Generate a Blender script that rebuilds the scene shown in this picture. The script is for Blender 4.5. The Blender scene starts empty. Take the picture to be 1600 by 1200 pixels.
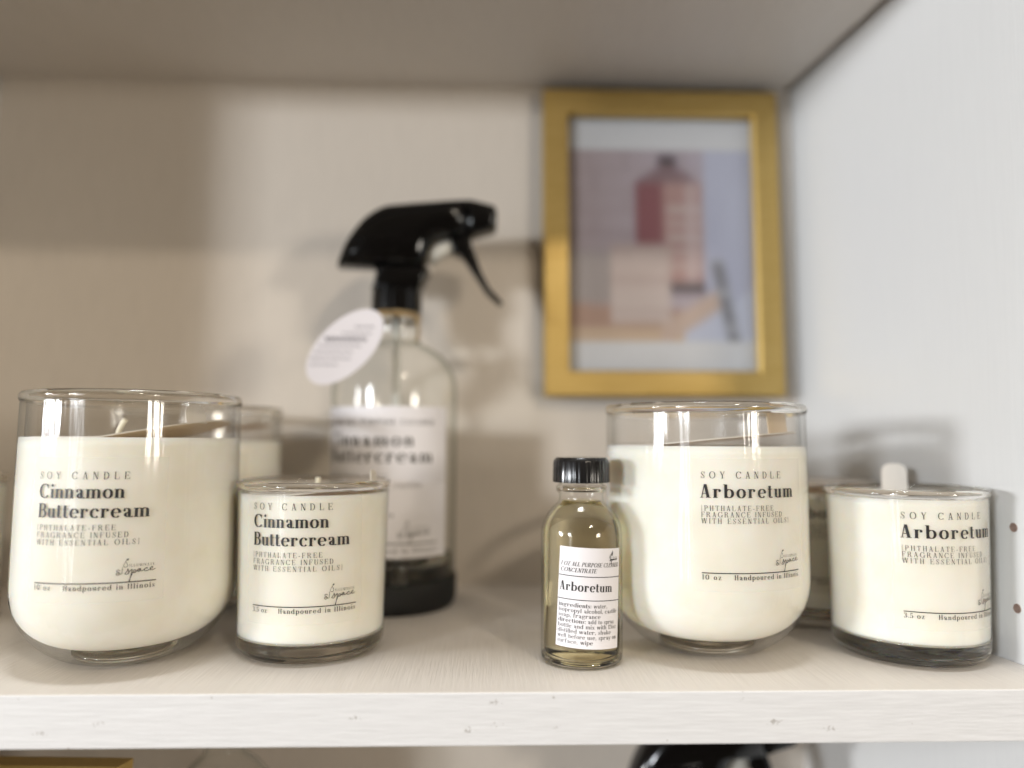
import bpy, bmesh, math, random
from mathutils import Vector, Matrix
random.seed(7)
C = bpy.context.scene
COL = C.collection
PI = math.pi
MM = 0.001

# ------------------------------------------------------------------ camera
cd = bpy.data.cameras.new('camera'); cam = bpy.data.objects.new('camera', cd); COL.objects.link(cam)
_r = Vector((0.99943, -0.03347, 0.0053)); _u = Vector((-0.00782, -0.07575, 0.9971)); _f = Vector((0.03297, 0.99656, 0.07597))
cam.matrix_world = Matrix(((_r.x, _u.x, -_f.x, 0), (_r.y, _u.y, -_f.y, 0), (_r.z, _u.z, -_f.z, 0.082), (0, 0, 0, 1)))
cd.sensor_width = 36.0; cd.lens = 1155 / 1600 * 36
cd.clip_start = 0.01; cd.clip_end = 50
cd.dof.use_dof = True; cd.dof.focus_distance = 0.263; cd.dof.aperture_fstop = 2.5
C.camera = cam

# ------------------------------------------------------------------ world: the dim interior of the shop
w = bpy.data.worlds.new('World'); C.world = w; w.use_nodes = True
nt = w.node_tree; nt.nodes.clear()
tc = nt.nodes.new('ShaderNodeTexCoord'); sp = nt.nodes.new('ShaderNodeSeparateXYZ'); rp = nt.nodes.new('ShaderNodeValToRGB')
mr = nt.nodes.new('ShaderNodeMapRange'); bg = nt.nodes.new('ShaderNodeBackground'); ow = nt.nodes.new('ShaderNodeOutputWorld')
nt.links.new(tc.outputs['Generated'], sp.inputs[0]); nt.links.new(sp.outputs['Z'], mr.inputs['Value'])
mr.inputs['From Min'].default_value = -1; mr.inputs['From Max'].default_value = 1
e = rp.color_ramp.elements
e[0].position = 0.0; e[0].color = (0.20, 0.16, 0.11, 1)
e[1].position = 1.0; e[1].color = (1.4, 1.3, 1.15, 1)
for p, c in ((0.47, (0.12, 0.085, 0.05, 1)), (0.53, (0.13, 0.095, 0.06, 1)), (0.75, (0.28, 0.22, 0.15, 1)), (0.90, (0.8, 0.72, 0.6, 1))):
    k = e.new(p); k.color = c
nt.links.new(mr.outputs[0], rp.inputs[0]); nt.links.new(rp.outputs[0], bg.inputs[0]); nt.links.new(bg.outputs[0], ow.inputs[0])
bg.inputs[1].default_value = 0.62

# ------------------------------------------------------------------ lamps: shop windows and ceiling light
def area_lamp(name, az, el, dist, sx, sy, power, color):
    # az: degrees to the right of straight out of the shelf (towards the viewer), el: degrees up; aimed at the shelf
    l = bpy.data.lights.new(name, 'AREA'); l.shape = 'RECTANGLE'; l.size = sx; l.size_y = sy
    l.energy = power; l.color = color
    o = bpy.data.objects.new(name, l); COL.objects.link(o)
    a, b = math.radians(az), math.radians(el)
    d = Vector((math.sin(a) * math.cos(b), -math.cos(a) * math.cos(b), math.sin(b)))
    tgt = Vector((0, 0.33, 0.11))
    o.location = tgt + d * dist
    o.rotation_euler = d.to_track_quat('Z', 'Y').to_euler()
    return o
area_lamp('window_lamp', -40.5, 6.1, 3.0, 0.38, 0.22, 33, (0.91, 0.955, 1.0))
area_lamp('window_lamp', -37, 0, 3.1, 0.30, 1.3, 7, (0.90, 0.95, 1.0))
area_lamp('window_lamp', -67, 4, 3.0, 0.46, 0.36, 43, (0.95, 0.975, 1.0))
area_lamp('ceiling_lamp', 25, 30, 2.6, 0.22, 0.10, 12, (1.0, 0.87, 0.70))
area_lamp('window_lamp', 42, 3, 3.0, 0.30, 0.40, 18, (1.0, 0.925, 0.81))
area_lamp('ceiling_lamp', -10, 82, 2.0, 0.36, 0.26, 16, (0.93, 0.97, 1.0))

vs = C.view_settings
vs.view_transform = 'Standard'; vs.look = 'None'; vs.gamma = 1; vs.use_curve_mapping = False; vs.exposure = 0.27
C.display_settings.display_device = 'sRGB'
cy = C.cycles
cy.use_denoising = True
cy.max_bounces = 16; cy.diffuse_bounces = 5; cy.glossy_bounces = 6; cy.transmission_bounces = 12; cy.transparent_max_bounces = 24
cy.caustics_reflective = False; cy.caustics_refractive = True; cy.blur_glossy = 0.4
cy.sample_clamp_indirect = 4.0

# ------------------------------------------------------------------ materials
def mat(name):
    m = bpy.data.materials.new(name); m.use_nodes = True
    return m, m.node_tree, m.node_tree.nodes['Principled BSDF']
def pset(b, **k):
    for n, v in k.items():
        b.inputs[n.replace('_', ' ')].default_value = v
def simple(name, col, rough=0.5, **k):
    m, t, b = mat(name); pset(b, Base_Color=(*col, 1), Roughness=rough, **k); return m
def noise(t, scale, vec=None, detail=4, rough=0.55):
    n = t.nodes.new('ShaderNodeTexNoise'); n.inputs['Scale'].default_value = scale
    n.inputs['Detail'].default_value = detail; n.inputs['Roughness'].default_value = rough
    if vec is not None: t.links.new(vec, n.inputs['Vector'])
    return n
def mapping(t, scale, rot=(0, 0, 0)):
    tcn = t.nodes.new('ShaderNodeTexCoord'); mp = t.nodes.new('ShaderNodeMapping')
    mp.inputs['Scale'].default_value = scale; mp.inputs['Rotation'].default_value = rot
    t.links.new(tcn.outputs['Object'], mp.inputs['Vector']); return mp.outputs[0]
def ramp(t, fac, stops):
    r = t.nodes.new('ShaderNodeValToRGB'); t.links.new(fac, r.inputs[0])
    el = r.color_ramp.elements
    el[0].position, el[0].color = stops[0][0], (*stops[0][1], 1); el[1].position, el[1].color = stops[-1][0], (*stops[-1][1], 1)
    for p, c in stops[1:-1]:
        k = el.new(p); k.color = (*c, 1)
    return r.outputs[0]
def bump(t, b, h, strength, dist):
    n = t.nodes.new('ShaderNodeBump'); n.inputs['Strength'].default_value = strength; n.inputs['Distance'].default_value = dist
    t.links.new(h, n.inputs['Height']); t.links.new(n.outputs[0], b.inputs['Normal']); return n
def math_node(t, op, a, b):
    n = t.nodes.new('ShaderNodeMath'); n.operation = op
    for i, v in enumerate((a, b)):
        if isinstance(v, (int, float)): n.inputs[i].default_value = v
        else: t.links.new(v, n.inputs[i])
    return n.outputs[0]

def painted_wood(name, base, grain_scale, coarse, bstr, rough=0.42, chips=0.0, chip_scale=(1, 1, 1), tone=0.93):
    m, t, b = mat(name)
    g = noise(t, 1.0, mapping(t, grain_scale), 5, 0.6)
    g2 = noise(t, 1.0, mapping(t, coarse), 3, 0.5)
    h = math_node(t, 'ADD', math_node(t, 'MULTIPLY', g.outputs[0], 0.6), math_node(t, 'MULTIPLY', g2.outputs[0], 0.7))
    bump(t, b, h, bstr, 0.0006)
    lo = tuple(c * tone for c in base)
    col = ramp(t, g.outputs[0], [(0.30, lo), (0.62, base)])
    if chips:
        vo = t.nodes.new('ShaderNodeTexVoronoi'); vo.inputs['Scale'].default_value = 1.0
        wv = t.nodes.new('ShaderNodeVectorMath'); wv.operation = 'ADD'
        dn = noise(t, 1.0, mapping(t, (900, 900, 900)), 2)
        t.links.new(mapping(t, chip_scale), wv.inputs[0]); t.links.new(dn.outputs['Color'], wv.inputs[1])
        t.links.new(wv.outputs[0], vo.inputs['Vector'])
        cm = ramp(t, vo.outputs['Distance'], [(chips, (1, 1, 1)), (chips * 1.35, (0, 0, 0))])
        pick = t.nodes.new('ShaderNodeSeparateColor'); t.links.new(vo.outputs['Color'], pick.inputs[0])
        sel = math_node(t, 'GREATER_THAN', pick.outputs[0], 0.76)
        fac = math_node(t, 'MULTIPLY', cm, math_node(t, 'MULTIPLY', sel, 0.75))
        mx = t.nodes.new('ShaderNodeMixRGB'); t.links.new(fac, mx.inputs[0]); t.links.new(col, mx.inputs[1])
        mx.inputs[2].default_value = (0.36, 0.33, 0.30, 1); col = mx.outputs[0]
    t.links.new(col, b.inputs['Base Color']); pset(b, Roughness=rough)
    return m

M = {}
M['shelf'] = painted_wood('white_painted_shelf', (0.71, 0.66, 0.605), (1100, 40, 300), (260, 26, 100), 0.55, 0.45)
M['edge'] = painted_wood('white_painted_edge', (0.745, 0.74, 0.745), (70, 500, 900), (30, 200, 260), 0.45, 0.5, 0.13, (110, 110, 240))
M['side'] = painted_wood('white_painted_side', (0.685, 0.685, 0.68), (420, 900, 30), (130, 300, 16), 0.22, 0.45, tone=0.975)
M['back'] = painted_wood('white_painted_back', (0.69, 0.625, 0.55), (700, 300, 40), (160, 100, 30), 0.10, 0.5)
M['raw_wood'] = simple('raw_wood', (0.44, 0.32, 0.26), 0.8)

def thin_glass(name, tint=(0.995, 0.995, 0.993), edge=(0.84, 0.845, 0.835), f0=0.035, ripple=0.0):
    m, t, b = mat(name); t.nodes.remove(b)
    out = t.nodes['Material Output']
    lw = t.nodes.new('ShaderNodeLayerWeight'); lw.inputs[0].default_value = 0.5
    fac = math_node(t, 'ADD', math_node(t, 'MULTIPLY', math_node(t, 'POWER', lw.outputs['Facing'], 5.0), 1 - f0), f0)
    tr = t.nodes.new('ShaderNodeBsdfTransparent'); gl = t.nodes.new('ShaderNodeBsdfGlossy'); gl.inputs['Roughness'].default_value = 0.085
    col = ramp(t, lw.outputs['Facing'], [(0.55, tint), (0.97, edge)])
    t.links.new(col, tr.inputs[0])
    if ripple:
        n = noise(t, 1.0, mapping(t, (300, 300, 14)), 2)
        bp = t.nodes.new('ShaderNodeBump'); bp.inputs['Strength'].default_value = ripple; bp.inputs['Distance'].default_value = 0.001
        t.links.new(n.outputs[0], bp.inputs['Height']); t.links.new(bp.outputs[0], gl.inputs['Normal'])
    mx = t.nodes.new('ShaderNodeMixShader'); t.links.new(fac, mx.inputs[0]); t.links.new(tr.outputs[0], mx.inputs[1]); t.links.new(gl.outputs[0], mx.inputs[2])
    t.links.new(mx.outputs[0], out.inputs['Surface'])
    return m
M['jar'] = thin_glass('jar_glass', ripple=0.38)
M['bottle_glass'] = thin_glass('bottle_glass', (0.985, 0.99, 0.98), (0.46, 0.50, 0.43), ripple=0.08)
M['vial_glass'] = thin_glass('vial_glass', (0.995, 0.995, 0.99), (0.80, 0.81, 0.76), ripple=0.08)
M['pane'] = thin_glass('frame_pane', (0.98, 0.98, 0.98), (0.9, 0.9, 0.9))
def solid_glass(name, col, ior, rough=0.0):
    m, t, b = mat(name); t.nodes.remove(b)
    g = t.nodes.new('ShaderNodeBsdfGlass'); g.inputs['Color'].default_value = (*col, 1); g.inputs['IOR'].default_value = ior; g.inputs['Roughness'].default_value = rough
    t.links.new(g.outputs[0], t.nodes['Material Output'].inputs['Surface']); return m
M['thick_glass'] = solid_glass('thick_glass', (0.985, 0.975, 0.955), 1.47)
M['base_glass'] = solid_glass('base_glass', (1.0, 0.985, 0.955), 1.45, 0.10)
M['liquid'] = solid_glass('amber_liquid', (1.0, 0.97, 0.83), 1.30)

m, t, b = mat('soy_wax'); M['wax'] = m
n = noise(t, 1.0, mapping(t, (60, 60, 60)), 4)
t.links.new(ramp(t, n.outputs[0], [(0.32, (0.865, 0.83, 0.715)), (0.5, (0.90, 0.87, 0.77)), (0.68, (0.925, 0.90, 0.815))]), b.inputs['Base Color'])
pset(b, Roughness=0.5, Subsurface_Weight=0.6, Subsurface_Radius=(1.0, 0.75, 0.5), Subsurface_Scale=0.009)
b.inputs['Specular IOR Level'].default_value = 0.15
M['wick'] = simple('cotton_wick', (0.82, 0.77, 0.62), 0.9)
M['metal'] = simple('tin_tab', (0.55, 0.55, 0.55), 0.35, Metallic=1.0)
M['ink'] = simple('black_ink', (0.018, 0.017, 0.017), 0.5)
M['grey_ink'] = simple('grey_ink', (0.075, 0.07, 0.065), 0.6)
M['pale_ink'] = simple('pale_ink', (0.36, 0.34, 0.37), 0.6)
M['paper'] = simple('label_paper', (0.83, 0.805, 0.83), 0.5)
M['tag'] = simple('tag_paper', (0.80, 0.765, 0.80), 0.6)
M['black'] = simple('black_plastic', (0.002, 0.002, 0.0024), 0.13, IOR=1.4)
M['cap'] = simple('ribbed_black_plastic', (0.009, 0.009, 0.010), 0.18)
M['rubber'] = simple('black_rubber', (0.006, 0.006, 0.006), 0.7)
M['tube'] = simple('plastic_tube', (0.72, 0.72, 0.68), 0.4)
M['clear_plastic'] = simple('milky_plastic', (0.62, 0.60, 0.54), 0.35)
M['twine'] = simple('tan_twine', (0.42, 0.30, 0.15), 0.9)
M['card_tab'] = simple('card_tab', (0.90, 0.86, 0.80), 0.7)
M['card_white'] = simple('white_card', (0.80, 0.765, 0.70), 0.7)
def translucent_card(m, col, k):
    t = m.node_tree; b = t.nodes['Principled BSDF']; out = t.nodes['Material Output']
    tl = t.nodes.new('ShaderNodeBsdfTranslucent'); tl.inputs[0].default_value = (*col, 1)
    mx = t.nodes.new('ShaderNodeMixShader'); mx.inputs[0].default_value = k
    t.links.new(b.outputs[0], mx.inputs[1]); t.links.new(tl.outputs[0], mx.inputs[2]); t.links.new(mx.outputs[0], out.inputs['Surface'])
translucent_card(M['card_white'], (0.80, 0.72, 0.60), 0.35)
m, t, b = mat('kraft_card'); M['kraft'] = m; translucent_card(m, (0.85, 0.66, 0.45), 0.5)
n = noise(t, 1.0, mapping(t, (900, 900, 900)), 4)
t.links.new(ramp(t, n.outputs[0], [(0.3, (0.50, 0.35, 0.20)), (0.7, (0.60, 0.44, 0.27))]), b.inputs['Base Color']); pset(b, Roughness=0.85)
M['pale_kraft'] = simple('pale_kraft', (0.74, 0.64, 0.50), 0.8); translucent_card(M['pale_kraft'], (0.88, 0.76, 0.60), 0.45)
m, t, b = mat('brushed_gold'); M['gold'] = m
n = noise(t, 1.0, mapping(t, (40, 900, 900)), 3)
t.links.new(ramp(t, n.outputs[0], [(0.3, (0.62, 0.43, 0.14)), (0.7, (0.71, 0.52, 0.20))]), b.inputs['Base Color'])
pset(b, Metallic=1.0, Roughness=0.46)
m, t, b = mat('clear_sticker'); M['film'] = m; t.nodes.remove(b)
tr = t.nodes.new('ShaderNodeBsdfTransparent'); df = t.nodes.new('ShaderNodeBsdfDiffuse'); df.inputs[0].default_value = (0.86, 0.82, 0.78, 1)
mx = t.nodes.new('ShaderNodeMixShader'); mx.inputs[0].default_value = 0.09
t.links.new(tr.outputs[0], mx.inputs[1]); t.links.new(df.outputs[0], mx.inputs[2]); t.links.new(mx.outputs[0], t.nodes['Material Output'].inputs['Surface'])
m, t, b = mat('photo_print'); M['print'] = m
va = t.nodes.new('ShaderNodeVertexColor'); va.layer_name = 'print_colour'
t.links.new(va.outputs[0], b.inputs['Base Color']); pset(b, Roughness=0.35)

# ------------------------------------------------------------------ mesh helpers (lengths in millimetres)
def mesh_obj(name, bm, material, parent=None, smooth=True, mats=None):
    me = bpy.data.meshes.new(name)
    for v in bm.verts: v.co *= MM
    bm.to_mesh(me); bm.free()
    for mm in (mats or [material]): me.materials.append(mm)
    if smooth:
        for p in me.polygons: p.use_smooth = True
    o = bpy.data.objects.new(name, me); COL.objects.link(o)
    if parent is not None: o.parent = parent
    return o
def sharp(o, angle=35):
    me = o.data
    bm = bmesh.new(); bm.from_mesh(me)
    for ed in bm.edges:
        if len(ed.link_faces) == 2 and ed.calc_face_angle(0) > math.radians(angle): ed.smooth = False
    bm.to_mesh(me); bm.free()
    return o
def lathe(prof, seg=96, closed=False, bm=None):
    bm = bm or bmesh.new(); rings = []
    for r, z in prof:
        if r < 1e-6: rings.append([bm.verts.new((0, 0, z))])
        else: rings.append([bm.verts.new((r * math.sin(2 * PI * k / seg), -r * math.cos(2 * PI * k / seg), z)) for k in range(seg)])
    pairs = list(zip(rings, rings[1:]))
    if closed: pairs.append((rings[-1], rings[0]))
    for A, B in pairs:
        for k in range(seg):
            a0, a1 = A[k % len(A)], A[(k + 1) % len(A)]; b0, b1 = B[k % len(B)], B[(k + 1) % len(B)]
            vs_ = []
            for v in (a0, a1, b1, b0):
                if v not in vs_: vs_.append(v)
            if len(vs_) > 2: bm.faces.new(vs_)
    bmesh.ops.recalc_face_normals(bm, faces=bm.faces)
    return bm
def box(x0, x1, y0, y1, z0, z1, bm=None, bev=0.0):
    bm = bm or bmesh.new()
    r = bmesh.ops.create_cube(bm, size=1.0)
    for v in r['verts']:
        v.co = Vector((x0 + (v.co.x + .5) * (x1 - x0), y0 + (v.co.y + .5) * (y1 - y0), z0 + (v.co.z + .5) * (z1 - z0)))
    if bev:
        es = list({ed for v in r['verts'] for ed in v.link_edges})
        bmesh.ops.bevel(bm, geom=es, offset=bev, segments=2, affect='EDGES', profile=0.5)
    return bm
def prism(pts, y0, y1, bev=0.0, seg=3, bm=None):
    # an outline in x,z pulled out along y
    bm = bm or bmesh.new()
    A = [bm.verts.new((x, y0, z)) for x, z in pts]; B = [bm.verts.new((x, y1, z)) for x, z in pts]
    f1 = bm.faces.new(A); f2 = bm.faces.new(B[::-1]); n_ = len(pts)
    for k in range(n_): bm.faces.new((A[k], B[k], B[(k + 1) % n_], A[(k + 1) % n_]))
    bmesh.ops.recalc_face_normals(bm, faces=bm.faces)
    if bev:
        es = list(f1.edges) + list(f2.edges)
        bmesh.ops.bevel(bm, geom=es, offset=bev, segments=seg, affect='EDGES', profile=0.5, clamp_overlap=True)
    return bm
def pillow(pts, cx, cz, levels):
    bm = bmesh.new(); rings = [[bm.verts.new((cx + (x - cx) * k, y, cz + (z - cz) * k)) for x, z in pts] for y, k in levels]; n_ = len(pts)
    for A, B in zip(rings, rings[1:]):
        for k in range(n_): bm.faces.new((A[k], A[(k + 1) % n_], B[(k + 1) % n_], B[k]))
    bm.faces.new(rings[0]); bm.faces.new(rings[-1][::-1]); bmesh.ops.recalc_face_normals(bm, faces=bm.faces)
    return bm
def tube(path, r, seg=10, bm=None):
    bm = bm or bmesh.new(); rings = []; P = [Vector(p) for p in path]
    for i, p in enumerate(P):
        d = (P[min(i + 1, len(P) - 1)] - P[max(i - 1, 0)]).normalized()
        a = d.orthogonal().normalized() if i == 0 else (a - d * a.dot(d)).normalized()
        b_ = d.cross(a)
        rings.append([bm.verts.new(p + (a * math.cos(2 * PI * k / seg) + b_ * math.sin(2 * PI * k / seg)) * r) for k in range(seg)])
    for A, B in zip(rings, rings[1:]):
        for k in range(seg): bm.faces.new((A[k], A[(k + 1) % seg], B[(k + 1) % seg], B[k]))
    bm.faces.new(rings[0][::-1]); bm.faces.new(rings[-1])
    bmesh.ops.recalc_face_normals(bm, faces=bm.faces)
    return bm
def thing(name, label, cat, loc=(0, 0, 0), rotz=0.0, group=None):
    o = bpy.data.objects.new(name, None); COL.objects.link(o); o.empty_display_size = 0.01
    o.location = Vector(loc) * MM; o.rotation_euler = (0, 0, rotz); tag(o, label, cat, group); return o
def tag(o, label, cat, group=None):
    o['label'] = label; o['category'] = cat
    if group: o['group'] = group
    return o
def struct(name, bm, m, smooth=False, mats=None):
    o = mesh_obj(name, bm, m, None, smooth, mats); o['kind'] = 'structure'; return o
def copy_tree(o, parent=None):
    c = o.copy(); COL.objects.link(c)
    if parent is not None: c.parent = parent
    for ch in list(o.children): copy_tree(ch, c)
    return c

# ------------------------------------------------------------------ lettering: a high-contrast serif alphabet drawn from strokes
XH = 0.655
def font(st, hr):
    def V(x, y0, y1, wd=None):
        h = (wd or st) / 2; return [[(x - h, y0), (x + h, y0), (x + h, y1), (x - h, y1)]]
    def Hh(x0, x1, y, wd=None):
        h = (wd or hr) / 2; return [[(x0, y - h), (x1, y - h), (x1, y + h), (x0, y + h)]]
    def line(a, b_, wd):
        dx, dy = b_[0] - a[0], b_[1] - a[1]; L = math.hypot(dx, dy); nx, ny = -dy / L * wd / 2, dx / L * wd / 2
        return [[(a[0] + nx, a[1] + ny), (a[0] - nx, a[1] - ny), (b_[0] - nx, b_[1] - ny), (b_[0] + nx, b_[1] + ny)]]
    def diag(a, b_, wd):   # slanted bar with level ends, wd measured along x
        h = wd / 2; return [[(a[0] - h, a[1]), (a[0] + h, a[1]), (b_[0] + h, b_[1]), (b_[0] - h, b_[1])]]
    def poly(P, wf=None, thick=None):
        tk = thick or st; out = []; L = []; Rr = []
        for i, p in enumerate(P):
            a, b_ = P[max(0, i - 1)], P[min(len(P) - 1, i + 1)]
            dx, dy = b_[0] - a[0], b_[1] - a[1]; l_ = math.hypot(dx, dy) or 1
            tw = hr + (tk - hr) * abs(dy / l_) ** 1.6 if wf is None else wf(i / (len(P) - 1))
            nx, ny = -dy / l_ * tw / 2, dx / l_ * tw / 2
            L.append((p[0] + nx, p[1] + ny)); Rr.append((p[0] - nx, p[1] - ny))
        for i in range(len(P) - 1): out.append([L[i], Rr[i], Rr[i + 1], L[i + 1]])
        return out
    def arc(cx, cy_, rx, ry, a0, a1, n_=14, thick=None):
        return poly([(cx + rx * math.cos(math.radians(a0 + (a1 - a0) * k / n_)), cy_ + ry * math.sin(math.radians(a0 + (a1 - a0) * k / n_))) for k in range(n_ + 1)], None, thick)
    def ball(x, y, r):
        return [[(x + r * math.cos(k * PI / 4), y + r * math.sin(k * PI / 4)) for k in range(8)]]
    def spline(P, n_=5, thick=None, wf=None):
        Q = [P[0]] + list(P) + [P[-1]]; out = []
        for i in range(1, len(Q) - 2):
            for k in range(n_):
                u = k / n_; a, b_, c, d = Q[i - 1], Q[i], Q[i + 1], Q[i + 2]
                out.append(tuple(0.5 * (2 * b_[j] + (c[j] - a[j]) * u + (2 * a[j] - 5 * b_[j] + 4 * c[j] - d[j]) * u * u + (3 * b_[j] - a[j] - 3 * c[j] + d[j]) * u ** 3) for j in (0, 1)))
        out.append(P[-1]); return poly(out, wf, thick)
    s, h = st, hr; e = 0.055; t0 = h / 2
    def foot(x, y=None): return Hh(x - s / 2 - e, x + s / 2 + e, t0 if y is None else y)
    def flag(x, y): return Hh(x - s / 2 - e * 1.3, x, y - t0)
    G = {}
    # lower case
    a = s / 2 + e; gap = 0.27 + s * 0.55; b2 = a + gap
    def arch(x0, x1, y=XH): return arc((x0 + x1) / 2, y - 0.19, (x1 - x0) / 2, 0.19 - t0, 150, 0, 9)
    G['n'] = (V(a, 0, XH) + flag(a, XH) + foot(a) + arch(a, b2) + V(b2, 0, XH - 0.19) + foot(b2), b2 + a)
    G['m'] = (V(a, 0, XH) + flag(a, XH) + foot(a) + arch(a, b2) + V(b2, 0, XH - 0.19) + foot(b2) + arch(b2, b2 + gap) + V(b2 + gap, 0, XH - 0.19) + foot(b2 + gap), b2 + gap + a)
    G['h'] = (V(a, 0, 1) + flag(a, 1) + foot(a) + arch(a, b2) + V(b2, 0, XH - 0.19) + foot(b2), b2 + a)
    G['u'] = (V(a, 0.19, XH) + flag(a, XH) + arc((a + b2) / 2, 0.19, gap / 2, 0.19 - t0, 180, 330, 9) + V(b2, 0, XH) + flag(b2, XH) + Hh(b2, b2 + s / 2 + e, t0), b2 + a)
    G['r'] = (V(a, 0, XH) + flag(a, XH) + foot(a) + arc(a + 0.21, XH - 0.2, 0.2, 0.2 - t0, 160, 50, 6) + ball(a + s * 0.3 + 0.25, XH - 0.10 - s * 0.1, 0.055 + s * 0.22), a + 0.36 + s * 0.35)
    rx = 0.17 + s * 0.42; ox = rx + s / 2
    G['o'] = (arc(ox, XH / 2, rx, XH / 2 - t0 + 0.01, 0, 360, 22), ox * 2)
    G['c'] = (arc(ox, XH / 2, rx, XH / 2 - t0 + 0.01, 60, 318, 16) + ball(ox + rx * 0.62, XH - 0.13, 0.05 + s * 0.22), ox * 2 - s * 0.3)
    G['e'] = (arc(ox, XH / 2, rx, XH / 2 - t0 + 0.01, 5, 318, 18) + Hh(ox - rx, ox + rx + s * 0.2, XH * 0.53), ox * 2 - s * 0.1)
    ax = 0.34 + s * 0.6
    G['a'] = (V(ax, 0.08, XH - 0.16) + arc(ax - 0.17 - s * .1, XH - 0.17, 0.17 + s * .1, 0.17 - t0, 0, 150, 8) + ball(ax - 0.30 - s * .12, XH - 0.16, 0.045 + s * 0.2)
              + arc(ax - 0.01, 0.185, 0.235 + s * .1, 0.185 - t0, 95, 275, 10) + arc(ax + s * .35 + .05, 0.09, s * .35 + .05, 0.09 - t0, 180, 340, 6), ax + s / 2 + 0.12)
    cx = a + 0.17 + s * .35
    G['b'] = (V(a, 0, 1) + flag(a, 1) + arc(cx, XH / 2, rx, XH / 2 - t0, 150, -150, 18), cx + rx + s / 2)
    G['p'] = (V(a, -0.3, XH) + flag(a, XH) + foot(a, -0.3) + arc(cx, XH / 2, rx, XH / 2 - t0, 150, -150, 18), cx + rx + s / 2)
    dx = ox + 0.17 + s * .35
    G['d'] = (V(dx, 0, 1) + flag(dx, 1) + Hh(dx, dx + s / 2 + e, t0) + arc(ox, XH / 2, rx, XH / 2 - t0, 30, 330, 18), dx + a)
    G['q'] = (V(dx, -0.3, XH) + foot(dx, -0.3) + arc(ox, XH / 2, rx, XH / 2 - t0, 30, 330, 18), dx + a)
    G['g'] = (arc(ox, XH * 0.66, rx * .85, XH * 0.34 - t0, 0, 360, 18) + arc(ox, -0.10, rx * 1.0, 0.19, 0, 360, 18, s * .6) + line((ox - rx * .7, XH * .34), (ox - rx * .6, 0.06), h * 1.6) + ball(ox * 2, XH - .05, 0.05 + s * .15), ox * 2 + .08)
    G['i'] = (V(a, 0, XH) + flag(a, XH) + foot(a) + ball(a, 0.9, 0.06 + s * .24), a * 2)
    G['l'] = (V(a, 0, 1) + flag(a, 1) + foot(a), a * 2)
    G['t'] = (V(a, 0.12, 0.88) + Hh(0, a + s / 2 + 0.12, XH - t0) + arc(a + 0.12, 0.13, 0.12, 0.13 - t0, 180, 330, 7), a + s / 2 + 0.15)
    G['f'] = (V(a, 0, 0.82) + foot(a) + Hh(0, a + s / 2 + 0.12, XH - t0) + arc(a + 0.13, 0.84, 0.13, 0.16 - t0, 180, 50, 7) + ball(a + .22, .90, .045 + s * .2), a + s / 2 + .19)
    sw = 0.36 + s * .3
    G['s'] = (spline([(sw * .93, XH - .13), (sw * .5, XH - t0), (sw * .17, XH * .74), (sw * .5, XH * .5), (sw * .86, XH * .25), (sw * .5, t0), (sw * .06, .14)], 5, None, lambda u: h + (s * .95 - h) * max(0, 1 - abs(u - .5) * 3.0))
              + V(sw * .93, XH - .2, XH, h) + V(sw * .06, 0, .2, h), sw + .02)
    vw = 0.5 + s * .5
    def vee(x0, ww, top): return diag((x0 + s / 2 + .02, top), (x0 + ww / 2, 0), s) + diag((x0 + ww - .06, top), (x0 + ww / 2 + s * .2, 0), h * 1.3)
    G['v'] = (vee(0, vw, XH) + Hh(-.03, s + .1, XH - t0) + Hh(vw - .16, vw + .04, XH - t0), vw)
    G['y'] = (vee(0, vw, XH) + Hh(-.03, s + .1, XH - t0) + Hh(vw - .16, vw + .04, XH - t0) + diag((vw / 2 + s * .2, 0), (vw * .3, -.28), h * 1.3) + ball(vw * .24, -.25, .05 + s * .12), vw)
    w2 = vw * .78
    G['w'] = (vee(0, w2, XH) + vee(w2 - .08, w2, XH) + Hh(-.03, s + .1, XH - t0) + Hh(2 * w2 - .22, 2 * w2 - .02, XH - t0), 2 * w2 - .06)
    G['x'] = (diag((s / 2 + .03, XH), (vw - s / 2 - .03, 0), s) + diag((vw - .08, XH), (.08, 0), h * 1.3) + Hh(0, s + .08, XH - t0) + Hh(vw - .2, vw, XH - t0) + Hh(0, .2, t0) + Hh(vw - s - .08, vw, t0), vw)
    G['z'] = (diag((vw - .14, XH), (.14, 0), s) + Hh(.03, vw - .04, XH - t0) + Hh(.04, vw - .02, t0) + V(.04, XH - .16, XH, h) + V(vw - .03, 0, .17, h), vw)
    G['k'] = (V(a, 0, 1) + flag(a, 1) + foot(a) + diag((b2, XH), (a + s * .4, XH * .45), h * 1.3) + diag((a + s * .5 + .1, XH * .6), (b2 + .03, 0), s * .9) + Hh(b2 - .14, b2 + .1, XH - t0) + Hh(b2 - s / 2 - .08, b2 + s / 2 + .08, t0), b2 + a)
    # capitals
    A_ = 0.62 + s * .55; ux = 0.33 + s * .35; uo = ux + s / 2
    G['A'] = (diag((A_ / 2 - s * .25, 1), (.10, 0), h * 1.5) + diag((A_ / 2 - s * .05, 1), (A_ - s / 2 - .05, 0), s * 1.02) + Hh(.17, A_ - s / 2 - .1, .32) + Hh(0, .23, t0) + Hh(A_ - s - .12, A_ + .02, t0), A_ + .02)
    bw = a + s / 2
    def bowl(x0, y0, y1, ww): return Hh(a, x0, y1 - t0) + Hh(a, x0, y0 + t0) + arc(x0, (y0 + y1) / 2, ww, (y1 - y0) / 2 - t0, 90, -90, 12)
    G['B'] = (V(a, 0, 1) + Hh(0, bw, 1 - t0) + Hh(0, bw, t0) + bowl(a + .2, .52, 1, .17 + s * .4) + bowl(a + .22, 0, .52 + h, .2 + s * .4), a + .42 + s * .9)
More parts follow.
